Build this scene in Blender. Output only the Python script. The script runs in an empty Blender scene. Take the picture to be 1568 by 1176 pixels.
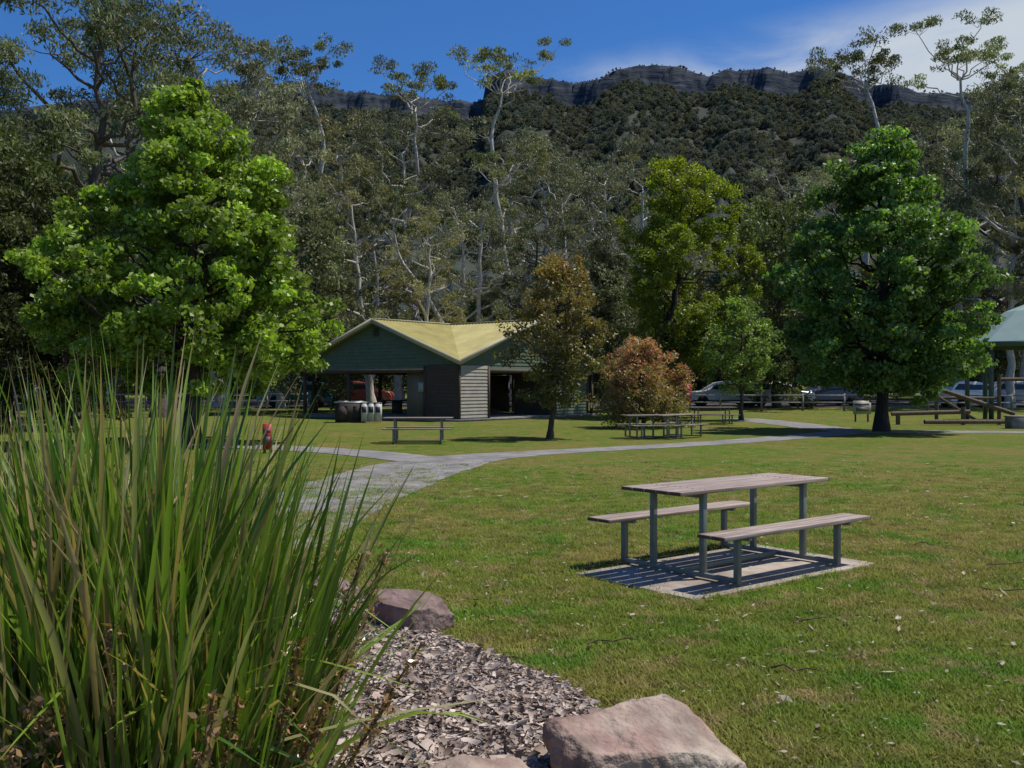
import bpy, math, random
import numpy as np
from mathutils import Vector, noise
import bmesh
rng=np.random.default_rng(11); random.seed(5)
sc=bpy.context.scene; COL=sc.collection
F=1500.0
def PX(px,d): return (px-784)/F*d
def GP(px,y):
    d=1.7*F/(y-588.0); return ((px-784)/F*d,d)
def gz(x,y): return max(0.0,(y-52)*0.02)
# ---------------------------------------------------------------- materials
def new_mat(name):
    m=bpy.data.materials.new(name); m.use_nodes=True; nt=m.node_tree; nt.nodes.clear()
    out=nt.nodes.new('ShaderNodeOutputMaterial'); return m,nt,out
def N(nt,t,**k):
    n=nt.nodes.new(t)
    for a,b in k.items(): setattr(n,a,b)
    return n
def pmat(name,col=(.5,.5,.5),rough=.8,spec=.3,amt=.25,scale=6,bump=0,bscale=None,metal=0,attr=False,col2=None,stretch=None,detail=6):
    m,nt,out=new_mat(name); L=nt.links
    b=N(nt,'ShaderNodeBsdfPrincipled'); L.new(b.outputs[0],out.inputs[0])
    b.inputs['Roughness'].default_value=rough; b.inputs['Specular IOR Level'].default_value=spec; b.inputs['Metallic'].default_value=metal
    tc=N(nt,'ShaderNodeTexCoord'); src=tc.outputs['Object']
    if stretch:
        mp=N(nt,'ShaderNodeMapping'); mp.inputs['Scale'].default_value=stretch; L.new(src,mp.inputs[0]); src=mp.outputs[0]
    no=N(nt,'ShaderNodeTexNoise'); no.inputs['Scale'].default_value=scale; no.inputs['Detail'].default_value=detail; L.new(src,no.inputs['Vector'])
    if attr:
        at=N(nt,'ShaderNodeAttribute',attribute_name='Col'); base=at.outputs['Color']
    else:
        r=N(nt,'ShaderNodeMix',data_type='RGBA'); r.inputs[6].default_value=(*col,1); r.inputs[7].default_value=(*(col2 or col),1)
        mr0=N(nt,'ShaderNodeMapRange'); mr0.inputs[1].default_value=.4; mr0.inputs[2].default_value=.6
        n2=N(nt,'ShaderNodeTexNoise'); n2.inputs['Scale'].default_value=scale*.35; n2.inputs['Detail'].default_value=5; L.new(src,n2.inputs['Vector'])
        L.new(n2.outputs[0],mr0.inputs[0]); L.new(mr0.outputs[0],r.inputs[0]); base=r.outputs[2]
    mr=N(nt,'ShaderNodeMapRange'); mr.inputs[1].default_value=.25; mr.inputs[2].default_value=.75; mr.inputs[3].default_value=1-amt; mr.inputs[4].default_value=1+amt
    L.new(no.outputs[0],mr.inputs[0])
    mu=N(nt,'ShaderNodeVectorMath',operation='SCALE'); L.new(base,mu.inputs[0]); L.new(mr.outputs[0],mu.inputs['Scale']); L.new(mu.outputs[0],b.inputs['Base Color'])
    if bump:
        nb=N(nt,'ShaderNodeTexNoise'); nb.inputs['Scale'].default_value=bscale or scale*3; nb.inputs['Detail'].default_value=8; L.new(src,nb.inputs['Vector'])
        bp=N(nt,'ShaderNodeBump'); bp.inputs['Strength'].default_value=bump; bp.inputs['Distance'].default_value=.03; L.new(nb.outputs[0],bp.inputs['Height']); L.new(bp.outputs[0],b.inputs['Normal'])
    return m
def leafmat(name,rough=.5,spec=.35,trans=.3,vary=.2,tcol=(1.3,1.5,.5)):
    m,nt,out=new_mat(name); L=nt.links
    at=N(nt,'ShaderNodeAttribute',attribute_name='Col')
    oi=N(nt,'ShaderNodeObjectInfo')
    mr=N(nt,'ShaderNodeMapRange'); mr.inputs[3].default_value=1-vary; mr.inputs[4].default_value=1+vary; L.new(oi.outputs['Random'],mr.inputs[0])
    mu=N(nt,'ShaderNodeVectorMath',operation='SCALE'); L.new(at.outputs['Color'],mu.inputs[0]); L.new(mr.outputs[0],mu.inputs['Scale'])
    b=N(nt,'ShaderNodeBsdfPrincipled'); b.inputs['Roughness'].default_value=rough; b.inputs['Specular IOR Level'].default_value=spec
    L.new(mu.outputs[0],b.inputs['Base Color'])
    t=N(nt,'ShaderNodeBsdfTranslucent'); mm=N(nt,'ShaderNodeVectorMath',operation='MULTIPLY'); mm.inputs[1].default_value=tcol; L.new(mu.outputs[0],mm.inputs[0]); L.new(mm.outputs[0],t.inputs[0])
    mx=N(nt,'ShaderNodeMixShader'); mx.inputs[0].default_value=trans; L.new(b.outputs[0],mx.inputs[1]); L.new(t.outputs[0],mx.inputs[2]); L.new(mx.outputs[0],out.inputs[0])
    return m
M_LEAF=leafmat('leaf_foliage',rough=.45,spec=.45,trans=.38,vary=0); M_EUC=leafmat('eucalypt_foliage',rough=.55,spec=.3,trans=.3,vary=.38,tcol=(1.1,1.15,.7))
M_HILL=leafmat('hill_foliage',rough=.9,spec=.05,trans=.3,vary=.4,tcol=(1.0,1.0,.9))
M_STRAP=leafmat('strap_leaf',rough=.33,spec=.7,trans=.3,vary=0)
M_BARK=pmat('bark_brown',attr=True,scale=5,amt=.45,bump=.6,stretch=(3,3,.6),rough=.9)
def lawn_nodes(nt,mult=1.0):
    L=nt.links; g=N(nt,'ShaderNodeNewGeometry')
    def noi(s,d=5):
        n=N(nt,'ShaderNodeTexNoise'); n.inputs['Scale'].default_value=s; n.inputs['Detail'].default_value=d; L.new(g.outputs['Position'],n.inputs['Vector']); return n.outputs[0]
    def rng_(o,a,b):
        m=N(nt,'ShaderNodeMapRange'); m.inputs[1].default_value=a; m.inputs[2].default_value=b; L.new(o,m.inputs[0]); return m.outputs[0]
    def mix(f,a,b):
        m=N(nt,'ShaderNodeMix',data_type='RGBA'); L.new(f,m.inputs[0])
        for i,c in ((6,a),(7,b)):
            if isinstance(c,tuple): m.inputs[i].default_value=(*[v*mult for v in c],1)
            else: L.new(c,m.inputs[i])
        return m.outputs[2]
    c=mix(rng_(noi(.3),.4,.6),(.108,.150,.018),(.168,.152,.038))
    c=mix(rng_(noi(1.3,7),.50,.66),c,(.072,.145,.013))
    c=mix(rng_(noi(3.5,7),.53,.68),c,(.215,.172,.072))
    return c
def lawn_ground():
    m,nt,out=new_mat('lawn_turf'); L=nt.links; c=lawn_nodes(nt,.92)
    b=N(nt,'ShaderNodeBsdfPrincipled'); b.inputs['Roughness'].default_value=.95; b.inputs['Specular IOR Level'].default_value=.1
    g=N(nt,'ShaderNodeNewGeometry')
    n=N(nt,'ShaderNodeTexNoise'); n.inputs['Scale'].default_value=18; n.inputs['Detail'].default_value=10; n.inputs['Roughness'].default_value=.85; L.new(g.outputs['Position'],n.inputs['Vector'])
    mr=N(nt,'ShaderNodeMapRange'); mr.inputs[1].default_value=.35; mr.inputs[2].default_value=.65; mr.inputs[3].default_value=.42; mr.inputs[4].default_value=1.5; L.new(n.outputs[0],mr.inputs[0])
    s=N(nt,'ShaderNodeVectorMath',operation='SCALE'); L.new(c,s.inputs[0]); L.new(mr.outputs[0],s.inputs['Scale']); L.new(s.outputs[0],b.inputs['Base Color'])
    bp=N(nt,'ShaderNodeBump'); bp.inputs['Strength'].default_value=.7; bp.inputs['Distance'].default_value=.05; L.new(n.outputs[0],bp.inputs['Height']); L.new(bp.outputs[0],b.inputs['Normal'])
    L.new(b.outputs[0],out.inputs[0]); return m
def lawn_blade():
    m,nt,out=new_mat('lawn_blades'); L=nt.links; c=lawn_nodes(nt,1.75)
    oi=N(nt,'ShaderNodeObjectInfo'); mr=N(nt,'ShaderNodeMapRange'); mr.inputs[3].default_value=.55; mr.inputs[4].default_value=1.45; L.new(oi.outputs['Random'],mr.inputs[0])
    s=N(nt,'ShaderNodeVectorMath',operation='SCALE'); L.new(c,s.inputs[0]); L.new(mr.outputs[0],s.inputs['Scale'])
    b=N(nt,'ShaderNodeBsdfPrincipled'); b.inputs['Roughness'].default_value=.6; b.inputs['Specular IOR Level'].default_value=.2; L.new(s.outputs[0],b.inputs['Base Color'])
    t=N(nt,'ShaderNodeBsdfTranslucent'); L.new(s.outputs[0],t.inputs[0]); mx=N(nt,'ShaderNodeMixShader'); mx.inputs[0].default_value=.45
    L.new(b.outputs[0],mx.inputs[1]); L.new(t.outputs[0],mx.inputs[2]); L.new(mx.outputs[0],out.inputs[0]); return m
# ---------------------------------------------------------------- mesh helpers
class MB:
    def __init__(s): s.v=[];s.f=[];s.c=[];s.m=[];s.n=0
    def add(s,v,f,col,mi=0):
        v=np.asarray(v,dtype=np.float32); f=np.asarray(f,dtype=np.int32)
        s.v.append(v); s.f.append(f+s.n); s.n+=len(v)
        col=np.asarray(col,dtype=np.float32)
        if col.ndim==1: col=np.tile(col,(len(v),1))
        s.c.append(col); s.m.append(np.full(len(f),mi,dtype=np.int32))
    def mesh(s,name,mats,smooth=False):
        v=np.concatenate(s.v); f=np.concatenate(s.f); c=np.concatenate(s.c); mi=np.concatenate(s.m)
        me=bpy.data.meshes.new(name); me.vertices.add(len(v)); me.vertices.foreach_set('co',v.ravel())
        me.loops.add(len(f)*4); me.loops.foreach_set('vertex_index',f.ravel())
        me.polygons.add(len(f)); me.polygons.foreach_set('loop_start',np.arange(len(f),dtype=np.int32)*4)
        try: me.polygons.foreach_set('loop_total',np.full(len(f),4,dtype=np.int32))
        except Exception: pass
        for m in mats: me.materials.append(m)
        me.polygons.foreach_set('material_index',mi)
        if smooth: me.polygons.foreach_set('use_smooth',np.ones(len(f),dtype=bool))
        a=me.color_attributes.new('Col','FLOAT_COLOR','POINT'); cc=np.ones((len(v),4),dtype=np.float32); cc[:,:3]=c; a.data.foreach_set('color',cc.ravel())
        me.update(calc_edges=True); return me
    def obj(s,name,mats,smooth=False,parent=None,loc=None):
        o=bpy.data.objects.new(name,s.mesh(name,mats,smooth)); COL.objects.link(o)
        if parent: o.parent=parent
        if loc: o.location=loc
        return o
def nrm(a): return a/np.maximum(np.linalg.norm(a,axis=-1,keepdims=True),1e-9)
def tube(mb,pts,rad,col,sides=6,mi=0):
    pts=np.asarray(pts,float); n=len(pts); rad=np.asarray(rad,float)*np.ones(n)
    t=nrm(np.gradient(pts,axis=0)); up=np.array([0.31,0.95,0.05]) if abs(t[0][2])>.5 else np.array([0.05,.1,1.0])
    a=nrm(np.cross(t,up)); b=np.cross(t,a); th=np.arange(sides)/sides*2*math.pi
    v=(pts[:,None,:]+rad[:,None,None]*(a[:,None,:]*np.cos(th)[None,:,None]+b[:,None,:]*np.sin(th)[None,:,None])).reshape(-1,3)
    f=[]
    for i in range(n-1):
        for j in range(sides):
            k=(j+1)%sides; f.append((i*sides+j,i*sides+k,(i+1)*sides+k,(i+1)*sides+j))
    mb.add(v,f,col,mi)
def leaves(mb,C,dirs,Ls,Ws,col,mi=1):
    n=len(C); a=nrm(dirs); b=nrm(np.cross(a,rng.normal(size=(n,3))))
    Ls=(Ls*rng.uniform(.7,1.3,n))[:,None]; Ws=(Ws*rng.uniform(.7,1.3,n))[:,None]
    v=np.stack([C-a*Ls*.5,C+b*Ws*.5-a*Ls*.08,C+a*Ls*.5,C-b*Ws*.5-a*Ls*.08],1).reshape(-1,3)
    mb.add(v,np.arange(n*4).reshape(-1,4),np.repeat(col,4,0),mi)
def box(mb,c,s,col,rot=0,mi=0):
    sx,sy,sz=[q/2 for q in s]; ca,sa=math.cos(rot),math.sin(rot)
    v=[]
    for z in(-sz,sz):
        for x,y in((-sx,-sy),(sx,-sy),(sx,sy),(-sx,sy)):
            v.append((c[0]+x*ca-y*sa,c[1]+x*sa+y*ca,c[2]+z))
    mb.add(v,[(0,3,2,1),(4,5,6,7),(0,1,5,4),(1,2,6,5),(2,3,7,6),(3,0,4,7)],col,mi)
def inpoly(P,poly):
    x,y=P[:,0],P[:,1]; r=np.zeros(len(P),bool); n=len(poly)
    for i in range(n):
        x1,y1=poly[i]; x2,y2=poly[(i+1)%n]
        c=((y1>y)!=(y2>y))&(x<(x2-x1)*(y-y1)/(y2-y1+1e-12)+x1); r^=c
    return r
# ---------------------------------------------------------------- trees
def wob(p0,p1,n,amp,sag=0):
    p0=np.array(p0,float);p1=np.array(p1,float); t=np.linspace(0,1,n)[:,None]
    P=p0+(p1-p0)*t; w=rng.normal(size=(n,3))*amp; w[0]=0;w[-1]=0
    P+=w; P[:,2]+=sag*np.sin(t[:,0]*math.pi); return P
def build_tree(trunk,tr,blobs,ncl,clr,nleaf,L,W,cols,bark,droop=0,limb=.05,flat=.75,topcol=None,shell=.42,topp=1.5):
    mb=MB(); trunk=np.asarray(trunk,float)
    tt=np.linspace(0,len(trunk)-1,len(trunk)*3); TP=np.stack([np.interp(tt,range(len(trunk)),trunk[:,k]) for k in range(3)],1)
    TP[1:-1]+=rng.normal(size=(len(TP)-2,3))*tr*.25*np.array([1,1,0])
    rr=np.linspace(tr,tr*.25,len(TP)); rr[0]*=1.5
    tube(mb,TP,rr,bark,9)
    zmax=max(b[2]+b[4] for b in blobs); zmin=min(b[2]-b[4] for b in blobs)
    cols=np.array(cols)
    for (bx,by,bz,rx,rz) in blobs:
        B=np.array([bx,by,bz]); hd=math.hypot(bx-TP[-1][0],by-TP[-1][1])
        za=min(bz-.5*hd-.2,TP[-1][2]); za=max(za,TP[0][2]+.25*(TP[-1][2]-TP[0][2]))
        i=int(np.argmin(abs(TP[:,2]-za))); st=TP[i]
        d=np.linalg.norm(B-st); r0=min(rr[i]*.75,limb*(.4+d*.25))
        tube(mb,wob(st,B,7,d*.045,-d*.05),np.linspace(r0,r0*.35,7),bark,6)
        K=max(1,int(ncl*(rx*rx*rz)**.5))
        u=nrm(rng.normal(size=(K,3)))*(rng.uniform(.15,1,(K,1))**.45); CC=B+u*np.array([rx,rx,rz])
        bt=rng.uniform(.72,1.22)
        for c in CC:
            if rng.random()<.6: tube(mb,wob(st*.15+B*.85,c,4,.06),np.linspace(r0*.3,r0*.08,4),bark,4)
            n=int(nleaf*rng.uniform(.6,1.3)); r=clr*rng.uniform(.65,1.3)
            q=nrm(rng.normal(size=(n,3)))*(rng.uniform(0,1,(n,1))**shell); P=c+q*np.array([r,r,r*flat])
            dr=rng.normal(size=(n,3)); dr[:,2]-=droop
            k=rng.uniform(0,1,(n,1)); ct=rng.uniform(.72,1.28)
            col=(cols[0]*(1-k)+cols[1]*k)*bt*ct*rng.uniform(.7,1.25,(n,1))
            if topcol is not None:
                h=np.clip((P[:,2:3]-zmin)/(zmax-zmin),0,1)**topp; h=h*(rng.random((n,1))<.7); col=col*(1-h)+np.array(topcol)*rng.uniform(.7,1.2,(n,1))*h
            leaves(mb,P,dr,L,W,col)
    return mb
def profile_blobs(prof,n,rb,off=(0,0),irr=.2,inner=.35):
    prof=np.array(prof); out=[]; zs=np.linspace(prof[0,0],prof[-1,0],200); rs=np.interp(zs,prof[:,0],prof[:,1]); cdf=np.cumsum(rs+.25); cdf/=cdf[-1]
    sd=rng.uniform(0,50)
    for i in range(n):
        z=float(np.interp((i+rng.random())/n,cdf,zs)); r=float(np.interp(z,prof[:,0],prof[:,1])); a=i*2.39996+rng.normal()*.3
        q=noise.noise(Vector((math.cos(a)*1.3+sd,math.sin(a)*1.3,z*.4)))
        k=(rng.uniform(inner,1)**.5); b=rb*rng.uniform(.65,1.25)
        rad=max(0,(r*(1+irr*2*q))*k-b*.6)
        out.append((off[0]*z+rad*math.cos(a),off[1]*z+rad*math.sin(a),z,b,b*.75))
    return out
def place(mb_or_me,name,x,y,scale=1,rot=0,mats=None,sz=None):
    me=mb_or_me if isinstance(mb_or_me,bpy.types.Mesh) else mb_or_me.mesh(name,mats or [M_BARK,M_LEAF])
    o=bpy.data.objects.new(name,me); COL.objects.link(o); o.location=(x,y,gz(x,y)-.03); o.rotation_euler=(0,0,rot); o.scale=(scale,scale,sz or scale); return o
BK=(.07,.055,.045)
b=profile_blobs([(1.9,2.8),(2.4,3.9),(3.6,4.3),(5.3,3.8),(6.8,3.0),(8.2,2.1),(9.4,1.1),(10.0,.4)],120,.85,irr=.14)
t=build_tree([(0,0,0),(.05,0,3),(0,.1,6),(0,0,9.3)],.24,b,8.5,.42,120,.16,.125,[(.16,.25,.03),(.31,.40,.07)],BK,droop=.2,flat=.6)
place(t,'maple_tree',PX(292,28),28)
b=profile_blobs([(1.5,2.2),(2.2,3.3),(3.7,3.8),(5.6,3.6),(7.2,2.9),(8.6,2.0),(9.8,1.2),(10.7,.4)],120,.8,irr=.16)
t=build_tree([(0,0,0),(.05,0,3),(0,.1,6),(0,0,10)],.23,b,8.5,.42,110,.16,.125,[(.085,.165,.034),(.19,.29,.08)],(.04,.032,.028),droop=.2,flat=.6)
place(t,'maple_tree',PX(1350,35),35)
b=profile_blobs([(1.2,1.0),(2.3,1.6),(3.6,1.65),(4.8,1.25),(5.8,.5)],52,.5,off=(.09,0))
t=build_tree([(0,0,0),(.08,0,1.2),(.2,.05,3),(.4,0,5)],.1,b,13,.32,75,.12,.06,[(.09,.11,.034),(.19,.165,.055)],BK,droop=.5,topcol=(.36,.21,.08))
place(t,'bronze_gum_tree',PX(842,30.4),30.4)
b=profile_blobs([(.4,1.6),(1.3,2.1),(2.4,1.8),(3.3,.8)],50,.6)
t=build_tree([(0,0,0),(.05,0,.8),(0,.1,1.6)],.1,b,13,.32,110,.12,.05,[(.10,.16,.04),(.20,.24,.07)],BK,topcol=(.58,.24,.19),topp=.7)
place(t,'bottlebrush_shrub',PX(985,38),38)
b=profile_blobs([(2.8,2.2),(4.5,3.4),(7,3.9),(9.5,3.3),(11.5,2.7),(13.0,1.7)],60,.95,irr=.28,inner=.3)
t=build_tree([(-1.6,0,0),(-1.2,0,3),(-.4,.1,6),(0,0,11)],.3,b,11,.42,120,.16,.085,[(.085,.12,.012),(.17,.21,.02)],(.035,.03,.025),topcol=(.32,.36,.02),flat=.8)  # topcol paints the sunlit crown top into the leaf colour
place(t,'wattle_tree',PX(1045,50),50)
b=profile_blobs([(1.6,1.0),(2.8,1.9),(4.3,1.8),(5.6,.6)],36,.6)
t=build_tree([(0,0,0),(.05,0,2),(0,.1,4.5)],.1,b,10,.38,85,.13,.09,[(.14,.22,.05),(.25,.32,.09)],BK)
place(t,'elm_tree',PX(1135,46),46)
EUCB=(.45,.42,.38)
def eucA(h,cols,bark,spread=4.6,nb=19,z0=.34,lean=1.0):
    bl=[]
    for i in range(nb):
        a=i*2.4+rng.normal()*.4; t=(i+.5)/nb; z=h*(z0+(.95-z0)*t); r=spread*math.sin(math.pi*min(1,(.25+.75*t)*.95))**.6*rng.uniform(.35,1.0); bx=rng.uniform(1.0,1.8)
        bl.append((lean+r*math.cos(a),r*math.sin(a),z,bx,bx*.65))
    return build_tree([(0,0,0),(.3*lean,0,h*.2),(.5*lean,.2,h*.4),(lean,.1,h*.6),(lean*1.1,0,h*.8)],h*.017,bl,6.0,.58,100,.24,.065,cols,bark,droop=1.0,limb=.14,flat=.65)
def eucD(h):
    bl=[]
    for i in range(9):
        a=i*2.4; r=rng.uniform(.5,3.2); bl.append((r*math.cos(a),r*math.sin(a)*.8,h*rng.uniform(.86,.97),rng.uniform(.8,1.3),rng.uniform(.35,.6)))
    for i in range(5): bl.append((rng.uniform(-2.2,2.2),rng.uniform(-1.5,1.5),h*rng.uniform(.4,.72),rng.uniform(.6,1.1),.5))
    return build_tree([(0,0,0),(.8,0,h*.25),(.3,.2,h*.5),(-.6,.1,h*.7),(.1,0,h*.84)],h*.012,bl,8.0,.45,95,.20,.06,[(.12,.15,.055),(.22,.24,.10)],EUCB,droop=1.0,limb=.12,flat=.5)
def eucC(h,cols,bark=BK):
    b=profile_blobs([(h*.08,h*.2),(h*.35,h*.33),(h*.7,h*.27),(h*.96,h*.08)],38,h*.12,irr=.35)
    return build_tree([(0,0,0),(.1,0,h*.3),(0,.1,h*.8)],h*.016,b,6.5,h*.05,85,.23,.085,cols,bark,droop=.6)
EM=[M_BARK,M_EUC]
A=[eucA(18,[(.15,.17,.095),(.27,.28,.17)],EUCB,spread=4.9).mesh('euc_a',EM),
   eucA(18,[(.085,.105,.05),(.16,.18,.085)],(.10,.085,.075),spread=5.4,nb=22,z0=.3,lean=-.8).mesh('euc_b',EM),
   eucA(18,[(.17,.17,.07),(.29,.27,.13)],EUCB,spread=4.2,nb=15,z0=.28,lean=.4).mesh('euc_c',EM)]
D=[eucD(20).mesh('euc_d',EM),eucD(20).mesh('euc_e',EM)]
C=[eucC(10,[(.06,.085,.022),(.12,.145,.045)]).mesh('euc_f',EM),eucC(10,[(.15,.155,.04),(.25,.235,.065)]).mesh('euc_g',EM),eucC(10,[(.12,.14,.065),(.21,.23,.12)]).mesh('euc_h',EM)]
HT={'A':18.,'D':20.,'C':10.}
def euc(px,top,d,kind,i=0,name='eucalyptus_tree',wide=1.0,tilt=None):
    x=PX(px,d); h=1.7+(588-top)*d/F-gz(x,d); s=h/HT[kind]; me={'A':A,'D':D,'C':C}[kind][i]
    o=place(me,name,x,d,s*wide,rng.uniform(0,6.28),sz=s)
    tl=rng.normal()*.05 if tilt is None else tilt
    o.rotation_euler=(rng.normal()*.03,tl,o.rotation_euler[2]); return o
L_=[(110,-110,44,'A',1),(245,-60,50,'A',1),(-30,20,42,'A',1),(20,170,38,'C',0),(335,20,64,'A',0),(405,95,70,'A',0),(95,260,36,'C',0),(-60,200,33,'C',0),(180,60,62,'A',1),
 (455,155,78,'A',2),(505,55,82,'D',1),(520,155,72,'A',2),(612,95,74,'D',0),(645,155,70,'A',0),(570,235,62,'A',2),(700,290,60,'A',0),(655,310,55,'A',2),(760,50,66,'D',0),(778,185,76,'A',0),
 (845,210,72,'A',2),(885,230,64,'A',0),(810,310,62,'A',1),(925,205,85,'A',0),(985,220,95,'A',2),(1190,285,62,'C',0),(1215,245,88,'A',0),(1280,235,90,'A',2),(1350,35,76,'D',1),
 (1420,160,84,'A',0),(1475,35,72,'D',0),(1505,130,78,'A',0),(1560,60,70,'D',1),(1585,120,66,'A',1),(1545,230,62,'A',2),(1440,250,70,'A',2),(1650,60,60,'A',0),(1150,320,75,'C',2),(430,270,62,'A',0),(480,310,56,'C',2),(930,350,58,'C',2)]
for q in L_: euc(*q)
euc(725,250,57,'D',1,tilt=-.42); euc(690,210,60,'D',0,tilt=.2); euc(560,250,66,'D',1,tilt=.12)
for i,px in enumerate(range(-120,1760,70)):
    d=rng.uniform(70,90); euc(px+rng.uniform(-20,20),rng.uniform(400,480),d,'C',int(rng.integers(0,3)),'understorey_tree',1.3)
for i,px in enumerate(range(-150,1800,110)):
    d=rng.uniform(92,110); euc(px+rng.uniform(-20,20),rng.uniform(440,500),d,'C',0,'understorey_tree',2.3)
# ---------------------------------------------------------------- ground
xs=np.array(sorted(set(list(np.linspace(-2500,-100,13))+list(np.linspace(-100,100,41))+list(np.linspace(100,2500,13)))))
ys=np.array(sorted(set(list(np.linspace(-1500,-20,9))+list(np.linspace(-20,160,46))+list(np.linspace(160,3000,12)))))
v=[(x,y,min(gz(x,y),2.5)) for y in ys for x in xs]; nx=len(xs)
f=[(j*nx+i,j*nx+i+1,(j+1)*nx+i+1,(j+1)*nx+i) for j in range(len(ys)-1) for i in range(nx-1)]
mb=MB(); mb.add(v,f,(.1,.12,.02)); mb.obj('lawn_ground',[lawn_ground()])
def strip(name,pts,mat,z=.006):
    P=np.array([(*GP(a,b),w) for a,b,w in pts]); tt=np.linspace(0,len(P)-1,len(P)*8)
    Q=np.stack([np.interp(tt,range(len(P)),P[:,k]) for k in range(3)],1)
    for _ in range(12): Q[1:-1]=(Q[:-2]+Q[2:]+2*Q[1:-1])/4
    t=nrm(np.gradient(Q[:,:2],axis=0)); n=np.stack([-t[:,1],t[:,0]],1)
    w=Q[:,2:3]/2*(1+rng.normal(size=(len(Q),1))*.03)
    a=Q[:,:2]+n*w; b_=Q[:,:2]-n*w; m=len(Q)
    v=[(x,y,z) for x,y in a]+[(x,y,z) for x,y in b_]
    mb=MB(); mb.add(v,[(i+m,i+1+m,i+1,i) for i in range(m-1)],(.3,.3,.3)); return mb.obj(name,[mat])
M_PATH=pmat('path_concrete',(.17,.165,.165),.9,.2,.25,3,.2,30,col2=(.23,.22,.21))
strip('footpath',[(330,850,1.8),(470,780,1.9),(560,742,2.1),(640,715,2.3),(720,700,1.7),(860,691,1.2),(1000,684,1.2),(1130,676,1.3),(1230,668,1.4),(1310,661,1.5),(1420,661,1.6),(1650,662,1.6)],M_PATH)
strip('footpath',[(250,680,1.5),(440,686,1.5),(560,694,1.4),(670,707,1.4)],M_PATH,.010)
strip('footpath',[(1130,641,2),(1200,648,2),(1255,655,1.9),(1310,661,1.8)],M_PATH,.010)
mb=MB(); mb.add([(-60,62,.206),(60,62,.206),(60,78,.526),(-60,78,.526)],[(0,1,2,3)],(.1,.1,.1)); mb.obj('car_park_pavement',[pmat('asphalt',(.06,.06,.062),.95,.2,.25,4,.2,50)])
# ---------------------------------------------------------------- turf blades
def tuft(seed,n=24):
    mb=MB()
    P=rng.normal(size=(n,2))*.045; h=rng.uniform(.012,.038,n); a=rng.uniform(0,6.28,n); ln=rng.uniform(.4,1.6,n)*h; w=rng.uniform(.002,.004,n)
    for i in range(n):
        x,y=P[i]; dx,dy=math.cos(a[i]),math.sin(a[i]); px,py=-dy*w[i],dx*w[i]
        mb.add([(x-px,y-py,0),(x+px,y+py,0),(x+dx*ln[i]*.4+px*.8,y+dy*ln[i]*.4+py*.8,h[i]*.65),(x+dx*ln[i]*.4-px*.8,y+dy*ln[i]*.4-py*.8,h[i]*.65),
                (x+dx*ln[i]+px*.2,y+dy*ln[i]+py*.2,h[i]),(x+dx*ln[i]-px*.2,y+dy*ln[i]-py*.2,h[i])],[(0,1,2,3),(3,2,4,5)],(.1,.14,.02))
    return mb
def gn_scatter(name,pts,rots,scl,templates):
    tc=bpy.data.collections.new(name+'_parts')
    for o in templates: tc.objects.link(o)
    me=bpy.data.meshes.new(name); me.vertices.add(len(pts)); me.vertices.foreach_set('co',np.asarray(pts,np.float32).ravel())
    a=me.attributes.new('rot','FLOAT_VECTOR','POINT'); a.data.foreach_set('vector',np.asarray(rots,np.float32).ravel())
    a=me.attributes.new('scl','FLOAT_VECTOR','POINT'); a.data.foreach_set('vector',np.asarray(scl,np.float32).ravel())
    o=bpy.data.objects.new(name,me); COL.objects.link(o)
    ng=bpy.data.node_groups.new(name,'GeometryNodeTree'); ng.interface.new_socket('Geometry',in_out='INPUT',socket_type='NodeSocketGeometry'); ng.interface.new_socket('Geometry',in_out='OUTPUT',socket_type='NodeSocketGeometry')
    gi=ng.nodes.new('NodeGroupInput'); go=ng.nodes.new('NodeGroupOutput'); ip=ng.nodes.new('GeometryNodeInstanceOnPoints'); ci=ng.nodes.new('GeometryNodeCollectionInfo')
    ci.inputs['Collection'].default_value=tc; ci.inputs['Separate Children'].default_value=True; ci.inputs['Reset Children'].default_value=True
    r=ng.nodes.new('GeometryNodeInputNamedAttribute'); r.data_type='FLOAT_VECTOR'; r.inputs[0].default_value='rot'
    s=ng.nodes.new('GeometryNodeInputNamedAttribute'); s.data_type='FLOAT_VECTOR'; s.inputs[0].default_value='scl'
    e=ng.nodes.new('FunctionNodeEulerToRotation'); rv=ng.nodes.new('FunctionNodeRandomValue'); rv.data_type='INT'
    for sck in rv.inputs:
        if sck.type=='INT' and sck.name=='Max': sck.default_value=len(templates)-1
        if sck.type=='INT' and sck.name=='Min': sck.default_value=0
    l=ng.links; l.new(gi.outputs[0],ip.inputs['Points']); l.new(ci.outputs[0],ip.inputs['Instance']); ip.inputs['Pick Instance'].default_value=True
    l.new([q for q in rv.outputs if q.type=='INT'][0],ip.inputs['Instance Index'])
    l.new(r.outputs[0],e.inputs[0]); l.new(e.outputs[0],ip.inputs['Rotation']); l.new(s.outputs[0],ip.inputs['Scale']); l.new(ip.outputs[0],go.inputs[0])
    md=o.modifiers.new('scatter','NODES'); md.node_group=ng; return o
BED=[GP(545,905),GP(600,935),GP(680,985),GP(770,1022),GP(850,1050),GP(905,1085),GP(900,1130),(.35,3.6),(.1,1.5),(-5,1.5),(-5,7.6)]
TC=np.array([2.03,9.12]); TR=math.radians(38.5); U=np.array([math.cos(TR),math.sin(TR)]); V=np.array([math.sin(TR),-math.cos(TR)])
SC=np.array([1.99,8.98])
def slabpoly(e=0): 
    return [tuple(SC+U*a*(1.27+e)+V*b*(.70+e)) for a,b in((-1,-1),(1,-1),(1,1),(-1,1))]
M_BL=lawn_blade(); tp=[bpy.data.objects.new('turf_tuft',tuft(i).mesh('turf_tuft',[M_BL])) for i in range(4)]
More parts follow.
